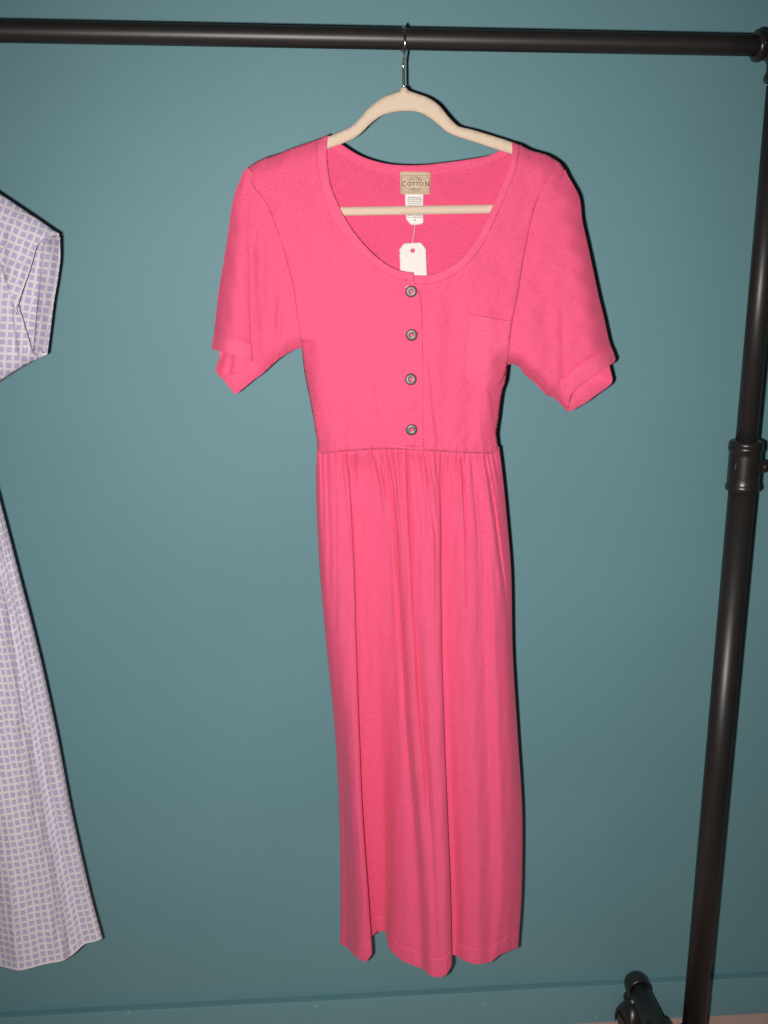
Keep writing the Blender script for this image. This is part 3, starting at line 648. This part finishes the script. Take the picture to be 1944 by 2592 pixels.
# ---- woven label, care label and their print
def text_geo(s, size):
    cu = bpy.data.curves.new('t', 'FONT'); cu.body = s; cu.size = size; cu.align_x = 'CENTER'; cu.resolution_u = 2; cu.offset = 0.018
    o = bpy.data.objects.new('t', cu); col.objects.link(o); bpy.context.view_layer.update()
    me = bpy.data.meshes.new_from_object(o.evaluated_get(bpy.context.evaluated_depsgraph_get()))
    V = np.array([v.co[:] for v in me.vertices]); Fc = [tuple(p.vertices) for p in me.polygons]
    bpy.data.objects.remove(o); bpy.data.curves.remove(cu); bpy.data.meshes.remove(me)
    return V, Fc
class Print:
    """flat print laid on a cloth: 2-D shapes in pixel units about a centre"""
    def __init__(s, fn, off): s.mb = MB(); s.fn = fn; s.off = off
    def put(s, V2, Fc):
        V2 = np.asarray(V2, float); s.mb.add(atd(V2[:,0], V2[:,1], s.fn(V2)+s.off), Fc)
    def text(s, t, x, y, height, width=None, rot=0):
        V, Fc = text_geo(t, 1.0)
        if len(V) == 0: return
        lo, hi = V.min(0), V.max(0); sc = height/max(hi[1]-lo[1], 1e-6); sx = width/(hi[0]-lo[0]) if width else sc
        p = np.c_[(V[:,0]-(lo[0]+hi[0])/2)*sx, -(V[:,1]-(lo[1]+hi[1])/2)*sc]
        c, n = math.cos(rot), math.sin(rot); p = np.c_[p[:,0]*c-p[:,1]*n, p[:,0]*n+p[:,1]*c]
        s.put(p+[x, y], Fc)
    def stroke(s, pts, w, closed=False):
        pts = np.asarray(pts, float); n = len(pts); V = []; Fc = []
        for i in range(n):
            a = pts[(i-1) % n] if (closed or i) else pts[0]; b = pts[(i+1) % n] if (closed or i < n-1) else pts[-1]
            t = (b-a)/max(np.hypot(*(b-a)), 1e-9); nn = np.array([-t[1], t[0]])*w/2; V += [pts[i]+nn, pts[i]-nn]
        for i in range(n if closed else n-1):
            j = (i+1) % n; Fc.append((2*i, 2*i+1, 2*j+1, 2*j))
        s.put(V, Fc)
    def disc(s, x, y, r):
        s.put([(x+r*math.cos(a), y+r*math.sin(a)) for a in np.linspace(0, 6.283, 10, endpoint=False)], [tuple(range(10))])
lab_poly = outline([(1013,434),(1050,434),(1090,436)], [(1090,436),(1089,465),(1088,492)], [(1088,492),(1050,492),(1014,491)], [(1014,491),(1013,460),(1013,434)], step=5)
d_lab = lambda P: d_back(P)+.0034
V, T, P = sheet([lab_poly], d_lab, 5); lb = obj('brand_label', V, T, M['label'], dress); solidify(lb, .0009)
pr1 = Print(d_lab, .0008)
rect = lambda x0, y0, x1, y1, n=8: [(x, y0) for x in np.linspace(x0, x1, n)] + [(x1, y) for y in np.linspace(y0, y1, n)[1:]] + [(x, y1) for x in np.linspace(x1, x0, n)[1:]] + [(x0, y) for y in np.linspace(y1, y0, n)[1:-1]]
pr1.stroke(rect(1016.5, 445, 1087, 486), 1.1, True)
CX, CY = 1051.5, 465.5
ell = [(CX+32*math.cos(a), CY+17*math.sin(a)) for a in np.linspace(0, 6.283, 48, endpoint=False)]
pr1.stroke([p for p in ell if p[1] < CY-7][::1], 0.8); 
pr1.stroke(sorted([p for p in ell if p[1] > CY+7]), 0.8)
for cx_, cy_ in ((1020.5,448.5),(1081.5,450),(1020.5,479),(1081.5,480)): pr1.disc(cx_, cy_, 1.5)
pr1.text('C', 1022, CY, 14, 8.5); pr1.text('N', 1081, CY, 14, 9); pr1.text('OTTO', CX, CY, 10.5, 42)
for i, chx in enumerate('UNITED'):
    u = (i-2.5)/2.5; pr1.text(chx, CX+u*14.5, 453.2+u*u*2.6, 6.2, 4.4 if chx != 'I' else 1.4, u*0.30)
for i, chx in enumerate('COMPANY'):
    u = (i-3)/3; pr1.text(chx, CX+u*14.5, 478.6-u*u*1.6, 5.0, 3.7, -u*0.18)
pr1.mb.build('label_lettering', M['ink'], lb, smooth=False)
care = outline([(1025,489),(1048,489),(1072,489)], [(1072,489),(1071,520),(1071,551),(1073,561)], [(1073,561),(1067,567),(1054,569),(1040,569)], [(1040,569),(1033,561),(1028,554)], [(1028,554),(1026,520),(1025,489)], step=4)
d_care = lambda P: d_back(P)+.0024+.0016*sstep(494, 565, P[:,1])
V, T, P = sheet([care], d_care, 5); ca = obj('care_label', V, T, M['satin'], dress); solidify(ca, .0004)
pr2_ = Print(d_care, .0005)
for t, yy, ww in (('MACHINE WASH', 500, 31), ('IN COLD WATER', 505, 35), ('WITH LIKE COLORS', 510, 36), ('DO NOT BLEACH', 515.5, 32), ('TUMBLE DRY LOW', 521, 34), ('ASSEMBLED IN', 539.5, 32), ('DOMINICAN REPUBLIC', 545, 39), ('OF U.S. COMPONENTS', 550, 39), ('14', 557, 6)):
    pr2_.text(t, 1049.5, yy, 3.5 if t != '14' else 4.6, ww)
pr2_.mb.build('care_lettering', M['ink'], ca, smooth=False)

# ---- skirt: one gathered tube of cloth, laid out as columns (folds) by rows
LV = np.array([1130, 1200, 1300, 1450, 1650, 1850, 2050, 2250, 0.0])
def colm(x, d, hemy): return np.array(x, float), np.array(d, float)/1000.0, hemy
A_ = np.array([881,882,887,895,901,908,916,930,941.]); D_ = np.array([1107,1110,1113,1114,1117,1123,1131,1139,1143.])
cols = [
 colm([804,801,803,811,829,849,860,863,862], [-1,-3,-6,-8,-12,-18,-24,-30,-32], 2383),
 colm([812,810,812,822,840,860,872,878,880], [8,8,9,10,8,2,-6,-12,-14], 2399),
 colm([832,832,838,848,862,878,890,902,905], [12,15,18,21,22,21,20,18,17], 2424),
 colm([858,860,866,876,886,896,906,919,925], [14,19,24,28,30,31,31,30,28], 2433),
 colm(A_, [12,17,22,26,28,28,28,26,23], 2412),
 colm(A_-[-2,-1,0,1,3,6,10,12,12], [9,10,10,8,4,-4,-14,-24,-34], 2385),
 colm(A_+[6,8,10,12,13,15,18,14,14], [8,8,6,3,-3,-14,-28,-42,-52], 2358),
 colm([925,929,938,948,958,966,972,977,976], [9,9,7,3,-3,-12,-24,-38,-49], 2360),
 colm([949,955,972,984,993,997,998,994,987], [13,13,12,10,8,6,3,0,-3], 2402),
 colm([965,970,984,996,1006,1013,1022,1026,1024], [15,16,15,14,13,14,15,18,20], 2434),
 colm([979,985,997,1007,1018,1029,1047,1061,1068], [14,15,14,14,14,16,20,27,34], 2451),
 colm([993,999,1010,1020,1031,1043,1061,1075,1082], [17,20,22,24,26,31,38,45,50], 2463),
 colm([1016,1018,1023,1031,1042,1055,1073,1086,1093], [18,22,25,27,30,35,43,52,59], 2470),
 colm([1034,1036,1041,1049,1059,1071,1087,1098,1105], [14,18,21,25,28,34,43,53,60], 2473),
 colm([1062,1064,1067,1073,1080,1088,1100,1110,1117], [18,24,29,33,37,43,50,58,63], 2472),
 colm([1088,1091,1095,1098,1103,1110,1118,1126,1131], [19,26,32,36,40,45,52,59,61], 2464),
 colm(D_, [15,21,27,31,35,39,44,49,50], 2438),
 colm(D_-[-2,-1,0,1,2,4,7,9,10], [11,13,14,14,13,12,12,12,10], 2416),
 colm(D_+[6,8,10,12,13,13,12,12,11], [11,12,12,11,10,9,9,9,9], 2418),
 colm([1140,1144,1150,1152,1156,1160,1167,1174,1176], [13,17,19,20,20,20,21,23,25], 2431),
 colm([1170,1174,1180,1186,1192,1198,1204,1208,1207], [14,20,24,27,28,30,32,34,36], 2440),
 colm([1200,1205,1211,1219,1226,1234,1240,1242,1241], [12,17,20,22,22,23,24,25,27], 2434),
 colm([1222,1228,1236,1246,1254,1262,1268,1270,1264], [13,18,21,24,26,28,28,26,22], 2417),
 colm([1245,1252,1262,1274,1282,1292,1299,1300,1292], [9,11,12,13,14,15,15,13,9], 2405),
 colm([1262,1271,1281,1293,1297,1309,1321,1320,1311], [-1,-3,-5,-6,-7,-7,-6,-5,-4], 2395),
 colm([1250,1256,1266,1278,1284,1294,1304,1300,1290], [-14,-16,-18,-20,-22,-24,-26,-28,-30], 2372),
 colm([1160,1162,1165,1170,1175,1180,1185,1188,1186], [-20,-26,-32,-38,-44,-50,-58,-64,-68], 2345),
 colm([1030,1030,1032,1036,1044,1052,1062,1070,1070], [-20,-26,-32,-40,-48,-56,-64,-70,-74], 2336),
 colm([920,922,926,934,944,954,964,970,970], [-20,-25,-30,-38,-46,-54,-62,-70,-74], 2332),
 colm([825,824,830,840,858,878,888,892,892], [-13,-15,-19,-24,-30,-38,-46,-54,-58], 2340),
]
def skirt_grid(cols, LV, sub_c=14, sub_r=14, ret_closed=True):
    n = len(cols); nl = len(LV)
    X = np.array([c[0] for c in cols]); D = np.array([c[1] for c in cols]); Y = np.tile(LV, (n, 1)); Y[:, -1] = [c[2] for c in cols]
    G = np.stack([X, Y, D*3000.0], -1)           # n x nl x 3, depth scaled to be comparable with pixels
    def cr_axis(G, sub, closed):
        m = G.shape[0]; out = []
        for i in range(m if closed else m-1):
            if closed: p0, p1, p2, p3 = G[(i-1) % m], G[i], G[(i+1) % m], G[(i+2) % m]
            else: p1, p2 = G[i], G[i+1]; p0 = G[i-1] if i else 2*p1-p2; p3 = G[i+2] if i+2 < m else 2*p2-p1
            # limit overshoot: cardinal spline with tension
            k = 0.42
            m1, m2 = k*(p2-p0), k*(p3-p1)
            l = np.linalg.norm(p2-p1, axis=-1, keepdims=True)
            for mm in (m1, m2):
                ln = np.linalg.norm(mm, axis=-1, keepdims=True); mm *= np.minimum(1, 1.25*l/np.maximum(ln, 1e-6))
            for t in np.linspace(0, 1, sub, endpoint=False):
                h = (2*t**3-3*t*t+1, t**3-2*t*t+t, -2*t**3+3*t*t, t**3-t*t)
                out.append(h[0]*p1 + h[1]*m1 + h[2]*p2 + h[3]*m2)
        if not closed: out.append(G[-1])
        return np.array(out)
    G = cr_axis(np.swapaxes(G, 0, 1), sub_r, False)      # rows x n
    G = cr_axis(np.swapaxes(G, 0, 1), sub_c, True)       # cols x rows
    return G
G = skirt_grid(cols, LV)
nc, nr = G.shape[:2]
Pf = G[..., :2].reshape(-1, 2); dd = (G[..., 2]/3000.0).ravel(); tt = np.tile(np.linspace(0, 1, nr), nc)
front = np.repeat(np.arange(nc) < 25*14, nr)
sil = np.minimum(np.repeat(np.minimum(np.abs(np.arange(nc)), np.abs(np.arange(nc)-24*14)), nr)/20.0, 1.0)
x, y = Pf[:,0], Pf[:,1]
ext = np.zeros(len(Pf))
gr = random.Random(8)
gath = [(814,.02),(826,.03),(846,.02),(868,.09),(878,.10),(891,.06),(902,.05),(930,.05),(943,.17),(956,.22),(966,.10),(977,.14),(994,.10),(1010,.06),(1031,.05),(1048,.04),(1060,.07),(1074,.13),(1086,.16),(1104,.08),(1116,.02),(1136,.0),(1158,-.06),(1168,.05),(1178,-.04),(1192,.08),(1212,.10),(1226,.14),(1238,.16),(1248,.2)]
for gx, sl_ in gath:                                   # gathers: short pleats running out below the waist seam
    ln = gr.uniform(60, 230); a_ = gr.uniform(.0020, .0040); w_ = gr.uniform(2.6, 4.2)
    s = x - (gx + sl_*np.clip(y-1146, 0, 220)); ext += a_*np.exp(-np.clip(y-1150, 0, None)/ln)*(.8*np.exp(-((s+w_*1.9)/(w_*1.5))**2) - np.exp(-(s/w_)**2))
def sharp(line, amp, w=3.0, fade=60):
    return fold(Pf, line, amp, w, fade)
ext += sharp([(1031,1160),(1033,1235),(1038,1336),(1050,1539),(1062,1774),(1074,1900),(1085,2060)], -.0026, 3.6, 90)
ext += sharp([(1022,1160),(1025,1235),(1030,1336),(1041,1539),(1052,1774),(1064,1900),(1075,2060)], .0014, 6, 70)
ext += sharp([(1234,1180),(1239,1210),(1253,1303),(1266,1404),(1280,1505),(1291,1600)], -.0050, 3.0, 30)
ext += sharp([(1226,1180),(1230,1210),(1243,1303),(1255,1404),(1269,1505)], .0022, 7, 40)
ext += sharp([(979,1160),(996,1235),(1006,1438),(1013,1573),(1018,1700)], -.0026, 4.0, 70)
ext += sharp([(1168,1160),(1172,1201),(1178,1270),(1182,1404),(1186,1560)], -.0030, 4, 60)
ext += sharp([(1056,1160),(1060,1250),(1066,1400)], -.0018, 3, 60)
ext += sharp([(1078,1160),(1082,1230),(1092,1330)], -.0020, 3, 50)
ext += sharp([(905,1170),(912,1336),(922,1539),(936,1774)], .0020, 6, 90)
ext += sharp([(1205,1160),(1216,1300),(1232,1500),(1246,1700)], -.0018, 5, 90)
ext += .0009*wob(Pf*[1, .28], 46, 21)
hem_y = np.repeat(G[:, -1, 1], nr)
ext += np.where(hem_y-y < 60, -.0010*np.exp(-((hem_y-y-36)/4.0)**2) + .0007*wob(Pf*[1.6, .7], 24, 22)*sstep(50, 20, hem_y-y), 0)
dd2 = np.where(front, dd + ext*sil, dd)
# tuck the top under the bodice
wy = np.interp(x, [p[0] for p in waist], [p[1] for p in waist])
db = d_body(np.c_[x, np.minimum(y, wy)]); k_ = sstep(wy-1, wy+55, y)      # leave the seam flush with the bodice, then fall free
dw = (db - .0004 - .0022*(1-sstep(wy-7, wy+1, y)))*(1-k_) + dd*k_ + ext*sil*sstep(wy-3, wy+12, y)
dd2 = np.where(front & (sil > .02), dw*np.minimum(1, sil*1.0+.0) + dd*(1-np.minimum(1, sil)), dd2)
V = atd(Pf[:,0], Pf[:,1], dd2)
Fc = [(i*nr+j, ((i+1) % nc)*nr+j, ((i+1) % nc)*nr+j+1, i*nr+j+1) for i in range(nc) for j in range(nr-1)]
Fc = [f[::-1] for f in Fc]
sk_o = obj('skirt', V, Fc, M['pink'], dress); solidify(sk_o, .0012, split=True)
Vg = V.reshape(nc, nr, 3)
Yg = G[..., 1]
hl = []
for i in range(0, 24*14+1):                             # hem stitching, 2.5 cm above the edge
    j = int(np.argmin(np.abs(Yg[i]-(Yg[i, -1]-37)))); p = Vg[i, j].copy(); p[1] -= .0009; hl.append(p)
hl = np.array(hl); k_ = np.ones(5)/5
hs = hl.copy(); hs[2:-2] = sum(hl[a:len(hl)-4+a]*k_[a] for a in range(5)); hs[:,1] = np.minimum(hs[:,1], hl[:,1])
thread_line('hem_stitching', hs, .00034, M['thread'], sk_o)

# ---- paper price tag tucked behind the placket
tp = atd(1045, 620, -.002)
tg = empty('price_tag', (float(tp[0]), float(tp[1]), float(tp[2])), 'blank white paper tag with punched hole tucked into the pink neckline', 'price tag')
tag_poly = outline([(1011,631),(1023,616)], [(1023,616),(1065,614)], [(1065,614),(1078,629)], [(1078,629),(1084,760)], [(1084,760),(1016,762)], [(1016,762),(1011,631)], step=5)
hole = np.array([(1045+5.4*math.cos(a), 634+5.4*math.sin(a)) for a in np.linspace(0, 6.283, 20, endpoint=False)])
V, T, P = sheet([tag_poly, hole], lambda P: .004 + (P[:,1]-614)*.00002 + .0008*np.sin((P[:,0]-1011)*.04), 4)
tc_ = obj('card', V, T, M['card'], tg, smooth=True); solidify(tc_, .0005)
q = smooth_line([(1051,566),(1049,578),(1047.5,594),(1044,612),(1044,626),(1046,633)], 4)
zd = np.interp(q[:,1], [566, 600, 612, 634], [float(d_care(np.array([[1051., 566.]]))[0])+.001, .0030, .0052, .0020])
thread_line('plastic_fastener', atd(q[:,0], q[:,1], zd), .00042, M['plastic'], tg)

# ------------------------------------------------------------------ the checked dress at the left
chk = empty('checked_dress', (float(at(-380, 1200, RACK_Y)[0]), RY, float(at(-380, 2400, RACK_Y)[2])), 'lilac and white checked cotton dress cut off by the left edge', 'dress')
make_hanger('clothes_hanger', 'ivory velvet hanger inside the checked dress beyond the left edge', -1520, -497)
MP = 0.00058
def cuv(P, ang, sh=(0, 0), k=MP): 
    c, s = math.cos(ang), math.sin(ang); q = np.asarray(P, float)*k
    return np.c_[q[:,0]*c-q[:,1]*s+sh[0], q[:,0]*s+q[:,1]*c+sh[1]]
XM = -497.0
def mir(L): return [(2*XM-x_, y_) for x_, y_ in L]
# bodice
c_sh = [(-300,322),(-224,350),(-180,372),(-134,393),(-100,414),(-62,443),(-30,470)]
c_arm = [(-30,470),(-62,560),(-84,700),(-88,860),(-70,1005)]
c_side = [(-70,1005),(-60,1080),(-40,1150),(-26,1186)]
c_neck = [(-300,322),(-312,420),(-380,520),(XM,555)]
CSH, CSD = smooth_line(c_sh), smooth_line(c_side)
def d_cb(P):
    Q = P.copy(); Q[:,0] = np.where(Q[:,0] < XM, 2*XM-Q[:,0], Q[:,0])
    return np.interp(P[:,1], [320, 600, 900, 1190], [.012, .022, .026, .018])*rnd(polydist(Q, CSH), 46)*rnd(np.where(P[:,1] > 940, polydist(Q, CSD), 200), 55) + .0012*wob(P, 100, 31)
cb = outline(c_neck, mir(c_neck)[::-1], mir(c_sh), mir(c_arm), mir(c_side), [(2*XM+26,1186),(-26,1186)], c_side[::-1], c_arm[::-1], c_sh[::-1], step=9)
V, T, P = sheet([cb], d_cb, 10); o = obj('bodice_front', V, T, M['check'], chk, uv=cuv(P, .1)); solidify(o, .0006)
cbk = outline([(-300,324),(-380,390),(XM,410)], mir([(-300,324),(-380,390),(XM,410)])[::-1], mir(c_sh), mir(c_arm), mir(c_side), [(2*XM+26,1186),(-26,1186)], c_side[::-1], c_arm[::-1], c_sh[::-1], step=9)
V, T, P = sheet([cbk], lambda P: -.75*d_cb(P)-.001, 12); o = obj('bodice_back', V, T, M['check'], chk, uv=cuv(P, .1)); solidify(o, .0006)

# sleeves: the near one shows its open cuff
s_top = [(-30,470),(0,491),(60,531),(110,565),(149,592)]
STOP = smooth_line(s_top)
up_edge = [(149,592),(128,597),(109,605),(97,618),(90,634),(84,655),(79,672),(70,700),(60,728),(52,752),(46,773),(41,797)]
upper = outline(s_top, up_edge, [(41,797),(30,765),(20,730),(8,692),(-4,660),(-30,610),(-66,590)], [(-66,590),(-50,540),(-30,470)], step=5)
def d_up(P):
    x_, y_ = P[:,0], P[:,1]; e = polydist(P, STOP)
    return .012 + .016*rnd(e, 60) + .010*sstep(600, 780, y_) + fold(P, [(30,540),(22,620),(34,740)], .004, 13, 50) + fold(P, [(64,590),(52,680),(46,760)], -.003, 9, 40) + .0012*wob(P, 46, 33)
lower = outline([(-70,560),(-30,600),(-4,640),(14,690),(32,740),(48,776)], [(48,776),(60,815),(72,856),(82,890)], [(82,890),(90,900),(100,905),(80,916),(50,932),(22,950),(0,964),(-30,985),(-70,1005)], [(-70,1005),(-80,860),(-78,700),(-70,560)], step=5)
LOWE = smooth_line([(100,905),(80,916),(50,932),(22,950),(0,964),(-30,985),(-70,1005)])
def d_low(P):
    return .004 + .012*rnd(polydist(P, LOWE), 40) + fold(P, [(18,700),(30,800),(40,930)], -.004, 8, 60) + fold(P, [(34,790),(48,860),(56,915)], .0035, 7, 30) + .0010*wob(P, 40, 34)
inner_ = outline(s_top, [(149,592),(152,625),(152,659),(145,712),(136,766),(128,830),(120,896)], [(120,896),(117,899),(98,908),(76,918),(50,932),(22,950),(0,964),(-30,985),(-70,1005)], [(-70,1005),(-88,860),(-84,700),(-62,560),(-30,470)], step=5)
INE = smooth_line([(149,592),(152,625),(152,659),(145,712),(136,766),(128,830),(120,896)])
def d_in(P):
    e = polydist(P, np.vstack([STOP])); 
    return -.001 - .024*rnd(e, 70)*rnd(polydist(P, LOWE)+4, 60) + .018*(1-rnd(polydist(P, INE), 70)) + fold(P, [(98,650),(94,740),(84,860)], -.0022, 4, 40) + .0012*wob(P, 60, 35)
V1 = sheet([upper], d_up, 5); V2 = sheet([lower], d_low, 5); V3 = sheet([inner_], d_in, 6)
V, T, P = join([V1, V2, V3])
UVs = np.vstack([cuv(V1[2], -.38, (.003, .002)), cuv(V2[2], -.06, (.004, .0)), cuv(V3[2], -.16, (.006, .004))])
o = obj('sleeve', V, T, M['check'], chk, uv=UVs); solidify(o, .0006)
hemb = outline([(152,600),(152,625),(152,659),(145,712),(136,766),(128,830),(120,894)], [(120,894),(84,890)], [(84,890),(92,800),(100,720),(106,660),(112,612)], [(112,612),(152,600)], step=5)
V, T, P = sheet([hemb], lambda P: d_in(P)+.0014, 5); oh = obj('cuff', V, T, M['check'], o, uv=cuv(P, -.16, (.0105, .004))); solidify(oh, .0008)
far = outline(mir(s_top), mir([(149,592),(152,659),(136,766),(120,896)]), mir([(120,896),(76,918),(0,964),(-70,1005)]), mir([(-70,1005),(-88,860),(-84,700),(-62,560),(-30,470)]), step=10)
FAR = np.vstack([far, far[:1]])
Va = sheet([far], lambda P: .022*rnd(polydist(P, FAR), 60), 12); Vb = sheet([far], lambda P: -.016*rnd(polydist(P, FAR), 60)-.001, 14)
V, T, P = join([Va, Vb]); o2 = obj('sleeve', V, T, M['check'], chk, uv=cuv(P, .2)); solidify(o2, .0006)

# skirt
LVc = np.array([1180, 1300, 1450, 1650, 1850, 2050, 2250, 0.0])
ccols = [
 colm([-24,8,47,98,142,180,225,258], [-1,-2,-3,-4,-5,-6,-4,0], 2373),
 colm([-30,-1,38,86,128,165,208,241], [8,9,10,11,11,10,9,8], 2383),
 colm([-40,-12,24,68,106,140,182,214], [11,12,12,11,10,9,8,8], 2390),
 colm([-52,-26,8,48,84,116,156,186], [10,9,8,6,6,8,12,15], 2415),
 colm([-66,-44,-14,22,58,90,128,158], [16,19,22,23,24,26,30,33], 2432),
 colm([-82,-66,-42,-10,24,56,88,112], [20,24,28,32,36,40,43,45], 2441),
 colm([-104,-94,-76,-52,-24,2,30,50], [18,23,28,34,40,46,52,56], 2456),
 colm([-126,-120,-108,-92,-72,-48,-20,2], [13,16,18,21,25,30,36,40], 2446),
 colm([-156,-156,-152,-146,-136,-122,-98,-82], [12,14,14,14,14,14,14,14], 2428),
 colm([-210,-214,-218,-222,-224,-222,-212,-204], [22,28,34,40,46,52,56,60], 2466),
 colm([-290,-296,-304,-314,-322,-328,-330,-330], [12,14,14,14,14,14,14,14], 2440),
 colm([-440,-446,-454,-464,-474,-484,-494,-498], [22,28,34,40,46,52,56,60], 2476),
 colm([-560,-568,-580,-596,-612,-628,-640,-648], [12,14,14,14,14,14,14,14], 2450),
 colm([-690,-708,-728,-754,-780,-804,-822,-832], [20,26,32,36,40,44,46,48], 2470),
 colm([-860,-888,-918,-954,-986,-1016,-1040,-1054], [14,16,17,18,19,20,20,20], 2450),
 colm([-968,-1005,-1045,-1091,-1131,-1167,-1195,-1213], [-1,-2,-3,-4,-5,-6,-6,-6], 2436),
 colm([-920,-950,-984,-1024,-1060,-1092,-1118,-1134], [-16,-20,-24,-28,-32,-36,-40,-42], 2405),
 colm([-470,-476,-484,-494,-504,-514,-524,-528], [-24,-32,-40,-48,-56,-62,-68,-72], 2370),
 colm([-110,-92,-66,-32,0,30,62,84], [-18,-24,-28,-32,-36,-40,-42,-44], 2345),
 colm([-36,-8,28,74,114,150,190,220], [-12,-14,-15,-16,-17,-18,-18,-18], 2352),
]
Gc = skirt_grid(ccols, LVc, 8, 14); nc2, nr2 = Gc.shape[:2]
Pc = Gc[..., :2].reshape(-1, 2); dc = (Gc[..., 2]/3000.0).ravel()
fr2 = np.repeat(np.arange(nc2) < 15*8, nr2); si2 = np.minimum(np.repeat(np.abs(np.arange(nc2)), nr2)/10.0, 1)
ex2 = fold(Pc, [(12,1419),(26,1560),(44,1700),(58,1800),(72,1880)], -.004, 5, 80) + fold(Pc, [(-8,1300),(30,1560),(66,1790),(96,1900)], .003, 8, 80)
ex2 += fold(Pc, [(90,1800),(120,1980),(150,2140),(166,2240)], -.003, 9, 100) + .0016*wob(Pc*[1, .35], 60, 41) + .0006*wob(Pc, 24, 42)
hy2 = np.repeat(Gc[:, -1, 1], nr2); ex2 += np.where(hy2-Pc[:,1] < 40, -.0008*np.exp(-((hy2-Pc[:,1]-14)/3.0)**2), 0)
dc2 = np.where(fr2, dc+ex2*si2, dc)
V = atd(Pc[:,0], Pc[:,1], dc2); Vg2 = V.reshape(nc2, nr2, 3)
ul = np.cumsum(np.r_[np.zeros((1, nr2)), np.linalg.norm(np.diff(Vg2, axis=0), axis=-1)], axis=0)
ul = ul*0.2 + ul[:, -1:]*0.8
vl = np.cumsum(np.c_[np.zeros((nc2, 1)), np.linalg.norm(np.diff(Vg2, axis=1), axis=-1)], axis=1); vl = vl - vl[:, -1:]
UVs = np.stack([ul, vl], -1).reshape(-1, 2)
Fc = [(i*nr2+j, i*nr2+j+1, (i+1)*nr2+j+1, (i+1)*nr2+j) for i in range(nc2-1) for j in range(nr2-1)]
Fc += [((nc2-1)*nr2+j, (nc2-1)*nr2+j+1, j+1, j) for j in range(nr2-1)]
so = obj('skirt', V, Fc, M['check'], chk, uv=UVs); solidify(so, .0006, split=True)
sl2 = [Vg2[6, j] + np.array([0, -.0008, 0]) for j in range(20, nr2-1)]
thread_line('side_seam_stitching', sl2, .00028, M['card'], so)
